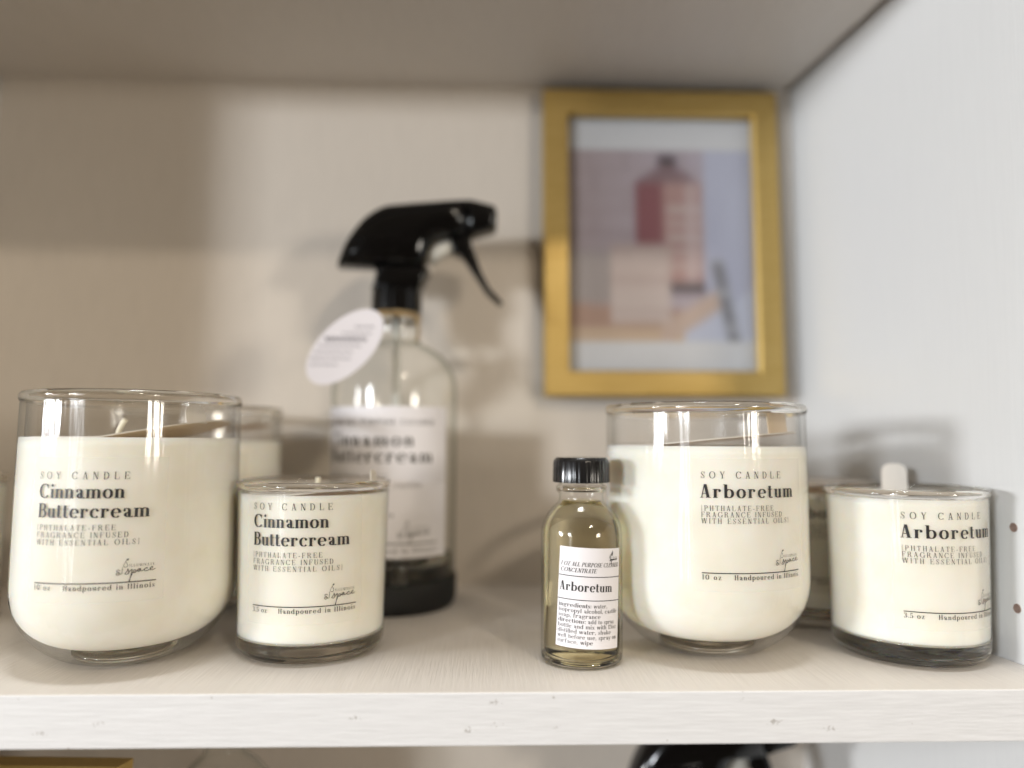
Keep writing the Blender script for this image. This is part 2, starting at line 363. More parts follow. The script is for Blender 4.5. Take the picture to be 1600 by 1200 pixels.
    G['P'] = (V(a, 0, 1) + Hh(0, bw, 1 - t0) + foot(a) + bowl(a + .2, .46, 1, .19 + s * .4), a + .40 + s * .9)
    G['R'] = (V(a, 0, 1) + Hh(0, bw, 1 - t0) + foot(a) + bowl(a + .2, .5, 1, .18 + s * .4) + spline([(a + .22, .5), (a + .36 + s * .3, .36), (a + .38 + s * .4, .12), (a + .46 + s * .6, t0), (a + .56 + s * .7, .1)]), a + .58 + s * .7)
    G['D'] = (V(a, 0, 1) + Hh(0, bw, 1 - t0) + Hh(0, bw, t0) + bowl(a + .17, 0, 1, .3 + s * .4), a + .5 + s * .9)
    def arms(ww, low): return (Hh(0, ww, 1 - t0) + V(ww - h / 2, .78, 1, h * 1.2) + Hh(a, ww * .72, .52) + V(ww * .72, .43, .61, h) + (Hh(0, ww + .03, t0) + V(ww + .03 - h / 2, 0, .26, h * 1.2) if low else foot(a)))
    ew = .56 + s * .5
    G['E'] = (V(a, 0, 1) + arms(ew, True), ew + .04); G['F'] = (V(a, 0, 1) + arms(ew, False), ew)
    G['L'] = (V(a, 0, 1) + Hh(0, a + s / 2 + e, 1 - t0) + Hh(0, ew, t0) + V(ew - h / 2, 0, .3, h * 1.2), ew)
    hx = a + .42 + s * .4
    G['H'] = (V(a, 0, 1) + V(hx, 0, 1) + foot(a) + foot(a, 1 - t0) + foot(hx) + foot(hx, 1 - t0) + Hh(a, hx, .52), hx + a)
    G['I'] = (V(a, 0, 1) + foot(a) + foot(a, 1 - t0), a * 2)
    nx_ = a + .46 + s * .3
    G['N'] = (V(a - s * .1, 0, 1, h * 1.4) + V(nx_, 0, 1, h * 1.4) + diag((a + s * .2, 1), (nx_ - s * .3, 0), s * 1.05) + Hh(0, a + .05, 1 - t0) + Hh(0, .22, t0) + Hh(nx_ - .1, nx_ + .1, 1 - t0), nx_ + .11)
    mx_ = a + .56 + s * .5
    G['M'] = (V(a, 0, 1, h * 1.4) + V(mx_, 0, 1) + diag((a + s * .3, 1), ((a + mx_) / 2, 0), s * .9) + diag((mx_ - h, 1), ((a + mx_) / 2 + s * .2, 0), h * 1.4) + Hh(0, a + .12, 1 - t0) + Hh(0, .22, t0) + foot(mx_) + Hh(mx_, mx_ + s / 2 + e, 1 - t0), mx_ + a)
    G['U'] = (V(a, .25, 1) + foot(a, 1 - t0) + arc((a + nx_) / 2, .26, (nx_ - a) / 2, .26 - t0, 180, 360, 12) + V(nx_, .25, 1, h * 1.4) + Hh(nx_ - .11, nx_ + .11, 1 - t0), nx_ + .12)
    G['O'] = (arc(uo, .5, ux, .5 - t0 + .01, 0, 360, 24), uo * 2)
    G['C'] = (arc(uo, .5, ux, .5 - t0 + .01, 42, 318, 20) + V(uo + ux * .8, .68, .98, h * 1.3) + V(uo + ux * .8, .06, .22, h), uo * 2 - s * .3)
    G['G'] = (arc(uo, .5, ux, .5 - t0 + .01, 42, 330, 20) + V(uo + ux * .8, .68, .98, h * 1.3) + V(uo + ux * .85, 0, .42, s * .9) + Hh(uo + ux * .5, uo + ux * 1.2 + s * .4, .42), uo * 2 + .02)
    Sw = .50 + s * .35
    G['S'] = (spline([(Sw * .92, .76), (Sw * .52, 1 - t0), (Sw * .14, .76), (Sw * .5, .51), (Sw * .88, .24), (Sw * .5, t0), (Sw * .06, .26)], 6, None, lambda u: h + (s * 1.0 - h) * max(0, 1 - abs(u - .5) * 2.8))
              + V(Sw * .93, .68, 1, h * 1.2) + V(Sw * .05, 0, .34, h * 1.2), Sw + .02)
    tw = .6 + s * .4
    G['T'] = (V(tw / 2, 0, 1) + foot(tw / 2) + Hh(0, tw, 1 - t0) + V(h / 2, .74, 1, h * 1.2) + V(tw - h / 2, .74, 1, h * 1.2), tw)
    vw2 = .66 + s * .45
    def cvee(x0, ww): return diag((x0 + s / 2 + .04, 1), (x0 + ww / 2, 0), s) + diag((x0 + ww - .08, 1), (x0 + ww / 2 + s * .15, 0), h * 1.4)
    G['V'] = (cvee(0, vw2) + Hh(0, s + .1, 1 - t0) + Hh(vw2 - .2, vw2 + .02, 1 - t0), vw2)
    w3 = vw2 * .8
    G['W'] = (cvee(0, w3) + cvee(w3 - .1, w3) + Hh(0, s + .1, 1 - t0) + Hh(2 * w3 - .28, 2 * w3 - .06, 1 - t0), 2 * w3 - .08)
    G['Y'] = (V(vw2 / 2, 0, .48) + foot(vw2 / 2) + diag((s / 2 + .04, 1), (vw2 / 2, .44), s) + diag((vw2 - .08, 1), (vw2 / 2 + s * .2, .44), h * 1.4) + Hh(0, s + .1, 1 - t0) + Hh(vw2 - .2, vw2 + .02, 1 - t0), vw2)
    G['Z'] = (diag((vw2 - .16, 1), (.16, 0), s) + Hh(.04, vw2 - .04, 1 - t0) + Hh(.04, vw2, t0) + V(.05, .76, 1, h * 1.2) + V(vw2, 0, .26, h * 1.2), vw2 + .02)
    # figures and points
    zx = .22 + s * .35; zo = zx + s / 2
    G['0'] = (arc(zo, .5, zx, .5 - t0, 0, 360, 20), zo * 2)
    G['1'] = (V(a + .05, 0, 1) + foot(a + .05) + diag((a + .03, .98), (0, .84), h * 1.4), a * 2 + .1)
    G['3'] = (arc(.2, .75, .16 + s * .3, .25 - t0, 150, -90, 12) + arc(.2, .26, .2 + s * .3, .26 - t0, 90, -150, 12) + ball(.05, .82, .05 + s * .15) + ball(.05, .15, .05 + s * .15), .46 + s * .6)
    G['5'] = (arc(.2, .3, .2 + s * .3, .3 - t0, 130, -150, 14) + V(.08, .45, 1, h * 1.2) + Hh(.08, .42 + s * .3, 1 - s * .35, s * .7) + ball(.06, .16, .05 + s * .15), .46 + s * .6)
    G['6'] = (arc(zo, .3, zx, .3 - t0, 0, 360, 18) + arc(zo + .1, .5, zx + .1, .5 - t0, 80, 180, 8), zo * 2)
    G['.'] = (ball(.1, .08, .08), .22); G[','] = (ball(.1, .08, .08) + diag((.14, .06), (.06, -.16), h * 1.4), .22)
    G[':'] = (ball(.1, .08, .08) + ball(.1, XH - .1, .08), .22); G['-'] = (Hh(.02, .3, .33, h * 2), .32)
    G['['] = (V(.08, -.05, 1.02, s * .5) + Hh(.05, .2, 1.0) + Hh(.05, .2, -.03), .22); G[']'] = (V(.12, -.05, 1.02, s * .5) + Hh(0, .15, 1.0) + Hh(0, .15, -.03), .22)
    G[' '] = ([], .34)
    return G
FONTS = {'bold': font(0.215, 0.046), 'book': font(0.125, 0.042), 'light': font(0.10, 0.040), 'semi': font(0.17, 0.045)}
def set_text(s, x, y, cap, width=None, face='bold', track=0.06, slant=0.0, squeeze=1.0):
    """polygons (in millimetres on the label) of one line of lettering; width sets the letter spacing"""
    G = FONTS[face]; k = cap * squeeze
    nat = sum(G[c][1] for c in s) * k
    tr_ = (width - nat) / max(1, len(s) - 1) if width else track * cap
    if width and tr_ < 0.085 * cap:
        tr_ = 0.085 * cap; q = (width - tr_ * (len(s) - 1)) / nat; k *= q
    out = []
    for c in s:
        for p in G[c][0]: out.append([(x + px * k + slant * py * cap, y + py * cap) for px, py in p])
        x += G[c][1] * k + tr_
    return out
def stroke(P, wd):
    out = []
    for a, b_ in zip(P, P[1:]):
        dx, dy = b_[0] - a[0], b_[1] - a[1]; L = math.hypot(dx, dy) or 1e-6; nx, ny = -dy / L * wd / 2, dx / L * wd / 2; ex, ey = dx / L * wd * .3, dy / L * wd * .3
        out.append([(a[0] + nx - ex, a[1] + ny - ey), (a[0] - nx - ex, a[1] - ny - ey), (b_[0] - nx + ex, b_[1] - ny + ey), (b_[0] + nx + ex, b_[1] + ny + ey)])
    return out
def smooth_path(P, n_=5):
    Q = [P[0]] + list(P) + [P[-1]]; out = []
    for i in range(1, len(Q) - 2):
        for k in range(n_):
            u = k / n_; a, b_, c, d = Q[i - 1], Q[i], Q[i + 1], Q[i + 2]
            out.append(tuple(0.5 * (2 * b_[j] + (c[j] - a[j]) * u + (2 * a[j] - 5 * b_[j] + 4 * c[j] - d[j]) * u * u + (3 * b_[j] - a[j] - 3 * c[j] + d[j]) * u ** 3) for j in (0, 1)))
    return out + [P[-1]]
def logo(x, y, sc, wd=0.2, amp=True):
    """the maker's mark: a little flame, a line of tiny capitals and the handwritten word space"""
    def T(P): return [(x + px * sc, y + py * sc) for px, py in P]
    out = []
    out += stroke(T(smooth_path([(2.3, 3.6), (1.9, 2.9), (1.6, 2.2), (2.0, 1.85), (2.5, 2.1), (2.4, 2.7), (2.15, 3.1)])), wd * .7)
    out += [T([(2.2, 3.75), (2.5, 3.95), (2.75, 3.85), (2.6, 3.5), (2.3, 3.45)])]
    if amp:
        out += stroke(T(smooth_path([(.9, 1.1), (.4, 1.3), (.2, .95), (.7, .6), (.75, .2), (.3, .05), (.1, .4), (.6, .55), (1.1, .2)])), wd)
        out += stroke(T([(1.45, 1.9), (1.3, .3)]), wd * .8)
    # s p a c e
    out += stroke(T(smooth_path([(2.0, .35), (2.5, 1.0), (2.6, 1.45), (2.75, .9), (2.7, .35), (2.3, .15), (1.95, .3)])), wd * 1.1)
    out += stroke(T(smooth_path([(2.7, .4), (3.4, 1.2), (3.5, .9), (3.1, -1.2), (2.85, -1.75), (3.0, -1.3), (3.6, .3), (4.0, 1.1), (4.4, .9), (4.2, .5), (3.7, .5)])), wd * 1.1)
    out += stroke(T(smooth_path([(3.9, .5), (4.9, .95), (5.3, 1.3), (4.85, 1.25), (4.7, .8), (5.1, .7), (5.4, 1.2), (5.4, .75), (5.9, .8)])), wd)
    out += stroke(T(smooth_path([(5.9, .8), (6.7, 1.4), (6.9, 1.25), (6.5, 1.35), (6.2, .9), (6.6, .65), (7.2, .8)])), wd)
    out += stroke(T(smooth_path([(7.2, .8), (8.0, 1.3), (8.05, 1.55), (7.7, 1.5), (7.5, 1.0), (7.9, .75), (8.7, 1.05)])), wd)
    out += set_text('ILLUMINATE', x + 2.9 * sc, y + 1.95 * sc, .62 * sc, 5.6 * sc, 'book')
    return out
def candle_label(lines, ounces):
    P = []
    P += set_text('SOY CANDLE', 0.1, 34.6 if len(lines) == 2 else 33.4, 2.45, 30.4, 'book')
    if len(lines) == 2:
        P += set_text(lines[0], 0.2, 28.2, 4.7, 29.0); P += set_text(lines[1], 0.2, 21.7, 4.7, 36.9); y = 17.5; dy = 2.45
    else:
        P += set_text(lines[0], -0.2, 26.5, 4.8, 37.2); y = 21.9; dy = 2.25
    P += set_text('[PHTHALATE-FREE', 0.1, y, 1.85, 26.8, 'book')
    P += set_text('FRAGRANCE INFUSED', 0.1, y - dy, 1.85, 30.8, 'book')
    P += set_text('WITH ESSENTIAL OILS]', 0.1, y - 2 * dy, 1.85, 34.2, 'book')
    P += logo(27.6, 2.4, 1.38, 0.2)
    for k in range(20): P.append([(k * 2, -.17), (k * 2 + 2, -.17), (k * 2 + 2, .17), (k * 2, .17)])
    P += set_text(ounces + ' oz', 0.1, -2.3, 1.75, 6.6, 'semi')
    P += set_text('Handpoured in Illinois', 11.3, -2.3, 1.75, 28.3, 'semi')
    return P
def wrap(polys, rad, a0, z0, lift, tilt=0.0):
    """lay label polygons on the round glass: x runs round the wall, y up it"""
    bm = bmesh.new(); ct, st_ = math.cos(tilt), math.sin(tilt)
    for p in polys:
        vs_ = []
        for x, y in p:
            x, y = x * ct - y * st_, x * st_ + y * ct
            z = z0 + y; r = rad(z); a = a0 + x / r
            vs_.append(bm.verts.new(((r + lift) * math.sin(a), -(r + lift) * math.cos(a), z)))
        try: bm.faces.new(vs_)
        except ValueError: pass
    bm.normal_update()
    for f in bm.faces:
        c = f.calc_center_median()
        if f.normal.x * c.x + f.normal.y * c.y < 0: f.normal_flip()
    return bm
def sheet(x0, x1, y0, y1, nx=24, ny=6, rnd=1.0):
    out = []
    for i in range(nx):
        for j in range(ny):
            xa, xb = x0 + (x1 - x0) * i / nx, x0 + (x1 - x0) * (i + 1) / nx; ya, yb = y0 + (y1 - y0) * j / ny, y0 + (y1 - y0) * (j + 1) / ny
            out.append([(xa, ya), (xb, ya), (xb, yb), (xa, yb)])
    return out
def wrap_sheet(*a, **k):
    bm = wrap(*a, **k); bmesh.ops.remove_doubles(bm, verts=bm.verts, dist=1e-4); return bm

# ------------------------------------------------------------------ the bookcase
YB, YF, HC, TH = 430.0, 248.0, 293.7, 16.9          # back, front edge, clear height, board thickness
XL = -288.0
WX = lambda y: 182.5 + (YB - y) * 0.107             # inner face of the right-hand side
LOW = -255.0                                        # top of the shelf below
def board(name, z0, z1, notch=False):
    bm = bmesh.new(); g = 0.5
    pts = [(XL + .3, YF), (WX(YF) - g, YF), (WX(YB) - g, YB), (XL + .3, YB)]
    lo = [bm.verts.new((x, y, z0)) for x, y in pts]; hi = [bm.verts.new((x, y, z1)) for x, y in pts]
    bm.faces.new(lo[::-1]); bm.faces.new(hi)
    for k in range(4): bm.faces.new((lo[k], lo[(k + 1) % 4], hi[(k + 1) % 4], hi[k]))
    bmesh.ops.recalc_face_normals(bm, faces=bm.faces)
    fr = [ed for ed in bm.edges if all(abs(v.co.y - YF) < .01 for v in ed.verts) and abs(ed.verts[0].co.z - ed.verts[1].co.z) < .01]
    bmesh.ops.bevel(bm, geom=fr, offset=0.4, segments=2, affect='EDGES', profile=0.5)
    o = struct(name, bm, M['shelf'], mats=[M['shelf'], M['edge']])
    for p in o.data.polygons:
        if p.normal.y < -.6: p.material_index = 1
    return o
board('shelf_board', -TH, 0)
board('shelf_board', HC + 5, HC + 5 + TH)
# underside lining of the upper board stops short of the side and leaves a dark groove
bm = bmesh.new()
pts = [(XL + .3, YF), (WX(YF) - 5.2, YF), (WX(YB) - 5.2, YB), (XL + .3, YB)]
lo = [bm.verts.new((x, y, HC)) for x, y in pts]; hi = [bm.verts.new((x, y, HC + 5)) for x, y in pts]
bm.faces.new(lo[::-1]); bm.faces.new(hi)
for k in range(4): bm.faces.new((lo[k], lo[(k + 1) % 4], hi[(k + 1) % 4], hi[k]))
bmesh.ops.recalc_face_normals(bm, faces=bm.faces)
struct('shelf_lining', bm, M['shelf'])
board('shelf_board', LOW - TH, LOW)
ZT, ZBOT = HC + 60, LOW - 60
struct('back_panel', box(XL - 20, 230, YB + .2, YB + 8, ZBOT, ZT), M['back'])
struct('side_panel', box(XL - 19, XL, YF - 2, YB, ZBOT, ZT), M['side'])
PEGS = [(275.9, 50.2), (275.9, 20.2)]
bm = bmesh.new()
pts = [(WX(YF - 6), YF - 6), (WX(YF - 6) + 19, YF - 6), (WX(YB) + 19, YB), (WX(YB), YB)]
lo = [bm.verts.new((x, y, ZBOT)) for x, y in pts]; hi = [bm.verts.new((x, y, ZT)) for x, y in pts]
bm.faces.new(lo[::-1]); bm.faces.new(hi)
for k in range(4): bm.faces.new((lo[k], lo[(k + 1) % 4], hi[(k + 1) % 4], hi[k]))
bmesh.ops.recalc_face_normals(bm, faces=bm.faces)
side = struct('side_panel', bm, M['side'])
wall_dir = math.atan(0.107)
for py, pz in PEGS:
    cb = lathe([(0, -12), (1.75, -12), (1.75, 12), (0, 12)], 20)
    cb.transform(Matrix.Translation((WX(py), py, pz)) @ Matrix.Rotation(wall_dir, 4, 'Z') @ Matrix.Rotation(PI / 2, 4, 'Y'))
    cut = mesh_obj('cutter', cb, M['raw_wood'])
    md = side.modifiers.new('hole', 'BOOLEAN'); md.operation = 'DIFFERENCE'; md.object = cut; md.solver = 'EXACT'
    bpy.context.view_layer.update()
    me = bpy.data.meshes.new_from_object(side.evaluated_get(bpy.context.evaluated_depsgraph_get()))
    side.modifiers.clear(); side.data = me
    bpy.data.objects.remove(cut)
    lb = lathe([(1.72, -.3), (1.72, 11.8), (0, 11.8)], 20)
    lb.transform(Matrix.Translation((WX(py), py, pz)) @ Matrix.Rotation(wall_dir, 4, 'Z') @ Matrix.Rotation(PI / 2, 4, 'Y'))
    mesh_obj('peg_hole', lb, M['raw_wood'], side)

# ------------------------------------------------------------------ candles
def big_r(R, H):
    a, b_ = .70 * R, .75 * R
    def f(z):
        if z < b_: return R - a + a * math.sqrt(max(0, 1 - (1 - z / b_) ** 2))
        u = (z - b_) / (H - b_); return R - .5 * u * u
    return f
def small_r(R, H):
    rb, a, b_ = R * .955, .2 * R, .17 * R
    def f(z):
        if z < b_: return rb - a + a * math.sqrt(max(0, 1 - (1 - z / b_) ** 2))
        return rb + (R - rb) * (z - b_) / (H - b_)
    return f
def candle(label, loc, R, H, wax_z, wax_bottom, rfun, lines, ounces, face_deg, line_z, kind, group=None, wick=None):
    """loc: centre on the shelf; face_deg: where the label's rule starts round the glass"""
    o = thing('soy_candle', label, 'candle', loc, 0, group)
    rf = rfun(R, H); big = kind == 'big'
    z1 = 20.0 if big else wax_bottom + 1.2
    wt = 2.1 if big else 1.8
    zs = [z1 + (H - 2.0 - z1) * k / 26 for k in range(27)]
    if big: zs = [.15 + (z1 - .15) * (k / 16) ** 1.6 for k in range(16)] + zs
    outer = [(rf(z), z) for z in zs]
    iz = [wax_z - 1.5 + (H - 2.0 - wax_z + 1.5) * k / 6 for k in range(7)]
    inner = [(rf(z) - wt, z) for z in iz]
    jar = mesh_obj('glass_jar', lathe(outer), M['jar'], o)
    bm = lathe(inner); bmesh.ops.reverse_faces(bm, faces=bm.faces)
    mesh_obj('inner_wall', bm, M['jar'], jar)
    # rolled rim
    rc = rf(H) - wt / 2 + .15; rr = (wt / 2 + .55, 2.1 if big else 1.7)
    prof = [(rc + rr[0] * math.cos(2 * PI * k / 14), H - rr[1] + rr[1] * math.sin(2 * PI * k / 14)) for k in range(14)]
    mesh_obj('rim', lathe(prof, 96, True), M['thick_glass'], o)
    # thick clear bottom
    wr = lambda z: rf(z) - .32
    def wax_profile():
        P = [(0, wax_bottom)]
        if big:
            rb = wr(z1) ; n_ = 12
            for k in range(n_ + 1):
                um = math.radians(68); u = k / n_ * um
                P.append((rb * .50 + rb * .50 * math.sin(u) / math.sin(um), wax_bottom + (z1 - wax_bottom) * (1 - math.cos(u)) / (1 - math.cos(um))))
        else:
            rb = wr(z1)
            for k in range(7):
                u = k / 6 * PI / 2
                P.append((rb - 1.2 + 1.2 * math.sin(u), wax_bottom + (z1 - wax_bottom) * (1 - math.cos(u))))
        return P
    wp = wax_profile()
    low = [(0, .9), (rf(0) * .82, .8), (rf(0) * .93, .1), (rf(.0), .05)] + [(rf(z1 * k / 14) , max(.05, z1 * k / 14)) for k in range(1, 15)]
    if big:
        rf0 = rf(.6); base_prof = [(0, 1.2), (rf0 * .74, 1.0), (rf0 * .86, .3), (rf0 * .96, .5), (rf0 * 1.0, 1.2), (rf0 * 1.06, 2.4), (rf0 * 1.06, 3.6), (rf0 * .9, 4.6), (rf0 * .55, wax_bottom - .4), (0, wax_bottom - .3)]
    else:
        base_prof = low + [(max(0, r - .12) if r > 1 else 0, z - .14) for r, z in wp[::-1]]
    mesh_obj('base', lathe(base_prof), M['base_glass' if big else 'thick_glass'], o)
    wprof = wp + [(wr(z), z) for z in [z1 + (wax_z - z1) * k / 20 for k in range(1, 20)]] + [(wr(wax_z) - .2, wax_z), (wr(wax_z) - 1.6, wax_z - .35), (wr(wax_z) * .5, wax_z - .5), (0, wax_z - .4)]
    wax = mesh_obj('wax', lathe(wprof), M['wax'], o)
    if big: mesh_obj('wick_tab', lathe([(0, wax_bottom - .05), (9, wax_bottom - .05), (9, wax_bottom + .3), (0, wax_bottom + .3)], 32), M['metal'], wax)
    if wick: mesh_obj('wick', tube(wick, 1.0, 10), M['wick'], wax)
    a0 = math.radians(face_deg)
    lab = mesh_obj('label', wrap_sheet(sheet(-3.2, 42.5, -6.5, 42 if len(lines) == 2 else 40.5, 30, 8), rf, a0, line_z, .06), M['film'], o)
    mesh_obj('lettering', wrap(candle_label(lines, ounces), rf, a0, line_z, .13), M['ink'], lab, False)
    return o

CB = ['Cinnamon', 'Buttercream']; AR = ['Arboretum']
candle('large cream candle reading Cinnamon Buttercream 10 oz, bent white wick above the wax', (-137.0, 293.5, 0), 38.7, 99.0, 82.3, 7.0, big_r, CB, '10', -21.9, 33.6, 'big',
       wick=[(-4.5, -6, 80), (-4, -6, 83), (-3, -6.2, 85.7), (-1.4, -6.5, 88.4), (-.8, -6.6, 89.2)])
candle('small cream candle reading Cinnamon Buttercream 3.5 oz, straight wick standing at the rim', (-69.0, 302, 0), 29.4, 66.1, 61.4, 7.4, small_r, CB, '3.5', -34.3, 21.7, 'small',
       wick=[(1.2, -1, 58), (1.2, -1, 62), (1.3, -1, 65.6), (1.3, -1, 66.8)])
candle('large cream candle reading Arboretum 10 oz, behind the little amber bottle', (89.2, 303, 0), 40.0, 96.7, 80.2, 7.0, big_r, AR, '10', -18.2, 35.4, 'big')
candle('small cream candle reading Arboretum 3.5 oz, pressed against the white side panel', (167.2, 294, 0), 29.3, 64.5, 61.0, 8.0, small_r, AR, '3.5', -32.0, 20.8, 'small')
candle('shaded small Arboretum candle half hidden between the two front Arboretum candles', (155.2, 353.5, 0), 29.6, 63.0, 59.0, 8.0, small_r, AR, '3.5', -42.0, 22.0, 'small')
candle('blurred large candle standing behind the Cinnamon Buttercream candles', (-142.5, 373, 0), 39.0, 97.5, 81.0, 5.0, big_r, CB, '10', -10.0, 33.6, 'big')
candle('blurred small candle cut off by the left edge of the photo', (-251.5, 345, 0), 29.5, 65.0, 60.5, 7.6, small_r, CB, '3.5', -60.0, 21.0, 'small')

def dust_cover(label, loc, R, tab_deg, tab_w, tab_h, tab_tilt, zf, faces='kraft', tabmat='card_white'):
    """round card with a turned-up pull tab; zf(x, y) bends the card"""
    o = thing('dust_cover', label, 'lid', loc, 0, 'card dust covers in the candles')
    th = .55; bm = bmesh.new(); ns, nr = 56, 8; layers = []
    for top in (0, 1):
        rings = [[bm.verts.new((0, 0, zf(0, 0) + th * top))]]
        for j in range(1, nr + 1):
            r = R * j / nr
            rings.append([bm.verts.new((r * math.cos(2 * PI * k / ns), r * math.sin(2 * PI * k / ns), zf(r * math.cos(2 * PI * k / ns), r * math.sin(2 * PI * k / ns)) + th * top)) for k in range(ns)])
        for k in range(ns): bm.faces.new((rings[0][0], rings[1][k], rings[1][(k + 1) % ns]))
        for j in range(1, nr):
            for k in range(ns): bm.faces.new((rings[j][k], rings[j + 1][k], rings[j + 1][(k + 1) % ns], rings[j][(k + 1) % ns]))
        layers.append(rings)
    side_faces = [bm.faces.new((layers[0][nr][k], layers[0][nr][(k + 1) % ns], layers[1][nr][(k + 1) % ns], layers[1][nr][k])) for k in range(ns)]
    bmesh.ops.recalc_face_normals(bm, faces=bm.faces)
    for f in side_faces: f.material_index = 1
    bm.normal_update()
    for f in bm.faces:
        if f.normal.z > .5: f.material_index = 1
    mesh_obj('card_disc', bm, None, o, False, [M[faces], M['card_white']])
    # tab: rounded upright strip
    w_ = tab_w / 2; r_ = min(3.6, w_ * .75); P = [(-w_, 0), (w_, 0)]
    for k in range(6): P.append((w_ - r_ + r_ * math.cos(k / 5 * PI / 2), tab_h - r_ + r_ * math.sin(k / 5 * PI / 2)))
    for k in range(6): P.append((-w_ + r_ - r_ * math.sin(k / 5 * PI / 2), tab_h - r_ + r_ * math.cos(k / 5 * PI / 2)))
    tb = prism(P, 0, th)
    a = math.radians(tab_deg); px, py = R * math.sin(a) * .97, -R * math.cos(a) * .97
    tb.transform(Matrix.Translation((px, py, zf(px, py) + .1)) @ Matrix.Rotation(a, 4, 'Z') @ Matrix.Rotation(tab_tilt, 4, 'X'))
    mesh_obj('tab', tb, M[tabmat], o, False)
    return o
curl = lambda x, k, x0: k * max(0.0, x - x0) ** 1.15
dust_cover('curled card cover rising at the right inside the large Cinnamon Buttercream candle', (-137.0, 293.5, 82.0), 34.5, 62, 9, 7, -.2, lambda x, y: curl(x, .125, 2), faces='pale_kraft')
dust_cover('card cover with small upright tab inside the small Cinnamon Buttercream candle', (-69.0, 302, 61.1), 25.8, 78, 6, 6.0, -.1, lambda x, y: curl(x, .06, -6))
dust_cover('tilted kraft card cover with tall tab inside the large Arboretum candle', (89.2, 303, 80.0), 35.6, 36, 12, 9.5, -.12, lambda x, y: max(.05, 2.0 + .095 * x - .035 * y), tabmat='pale_kraft')
dust_cover('pale card cover with round tab above the rim of the small Arboretum candle', (167.2, 294, 60.7), 25.5, 158, 10, 12.0, .05, lambda x, y: 0, tabmat='card_tab')
dust_cover('brown card cover lying across the top of the shaded Arboretum candle', (155.2, 353.5, 63.2), 29.0, 170, 10, 1.2, 1.3, lambda x, y: 0)
dust_cover('blurred kraft cover slanting inside the large candle at the back', (-142.5, 373, 84.0), 34.5, 120, 10, 6, -.2, lambda x, y: 2.0 + .09 * x)

# ------------------------------------------------------------------ little bottle of concentrate
bt = thing('cleaner_bottle', 'little amber cleaner bottle with ribbed black cap and white Arboretum label', 'bottle', (36.2, 284.5, 0))
RB = 15.35
prof = [(0, 1.0), (RB * .72, .9), (RB * .84, 0), (RB * .92, .2), (RB * .985, 1.2), (RB, 2.8), (RB, 47.0), (RB * .985, 49.4), (RB * .93, 52.0), (RB * .83, 54.6), (RB * .70, 56.9), (RB * .60, 58.3), (RB * .555, 59.4), (RB * .545, 61.8), (RB * .57, 62.3), (RB * .62, 62.8), (RB * .625, 64.6), (RB * .58, 65.2), (RB * .53, 65.6), (RB * .53, 70)]
mesh_obj('glass_body', lathe(prof), M['vial_glass'], bt)
lp = [(0, 2.6), (RB * .74, 2.4), (RB * .88, 2.6), (RB * .93, 4.2), (RB * .935, 46.6), (RB * .915, 49.2), (RB * .86, 51.6), (RB * .76, 54.1), (RB * .64, 56.3), (RB * .54, 57.7), (RB * .49, 58.7), (RB * .47, 59.3), (0, 59.2)]
mesh_obj('liquid', lathe(lp), M['liquid'], bt)
mesh_obj('base', lathe([(0, .95), (RB * .7, .85), (RB * .83, .05), (RB * .915, .25), (RB * .975, 1.25), (RB * .985, 2.2), (RB * .86, 2.35), (RB * .74, 2.2), (0, 2.4)]), M['thick_glass'], bt)
mesh_obj('neck_ring', lathe([(RB * .54 + 1.0 * math.cos(2 * PI * k / 10), 63.7 + .9 * math.sin(2 * PI * k / 10)) for k in range(10)], 64, True), M['thick_glass'], bt)
cb = bmesh.new(); seg = 144; rings = []
for z, rr_, rib in ((66.2, 10.55, 0), (66.4, 10.75, 1), (74.0, 10.6, 1), (74.9, 10.3, 0), (75.6, 9.6, 0)):
    rings.append([cb.verts.new(((rr_ + (0.16 if rib and k % 4 < 2 else 0)) * math.sin(2 * PI * k / seg), -(rr_ + (0.16 if rib and k % 4 < 2 else 0)) * math.cos(2 * PI * k / seg), z)) for k in range(seg)])
for A, B in zip(rings, rings[1:]):
    for k in range(seg): cb.faces.new((A[k], A[(k + 1) % seg], B[(k + 1) % seg], B[k]))
cb.faces.new(rings[-1]); cb.faces.new(rings[0][::-1]); bmesh.ops.recalc_face_normals(cb, faces=cb.faces)
sharp(mesh_obj('cap', cb, M['cap'], bt), 25)
rfb = lambda z: RB
la0 = math.radians(-40.8)
lab = mesh_obj('label', wrap_sheet(sheet(0, 25.2, -18, 17.6, 24, 4), rfb, la0, 26.4, .10, math.radians(-3.2)), M['paper'], bt)
P = []
P += set_text('1 OZ ALL PURPOSE CLEANER', .7, 10.9, 1.5, 23.4, 'semi', slant=.22)
P += set_text('CONCENTRATE', .7, 8.75, 1.5, 13.2, 'semi', slant=.22)
for yy in (7.35, -1.0):
    for k in range(12): P.append([(.1 + k * 2.09, yy - .14), (.1 + k * 2.09 + 2.09, yy - .14), (.1 + k * 2.09 + 2.09, yy + .14), (.1 + k * 2.09, yy + .14)])
P += set_text('Arboretum', .7, 2.1, 3.2, 20.2)
rows = [('ingredients:', ' water,', 18.3), ('', 'isopropyl alcohol, castile', 23.2), ('', 'soap, fragrance', 15.6), ('directions:', ' add to spray', 21.8), ('', 'bottle and mix with 13oz', 23.0), ('', 'distilled water, shake', 20.4), ('', 'well before use, spray on', 23.2), ('', 'surface, wipe', 13.2)]
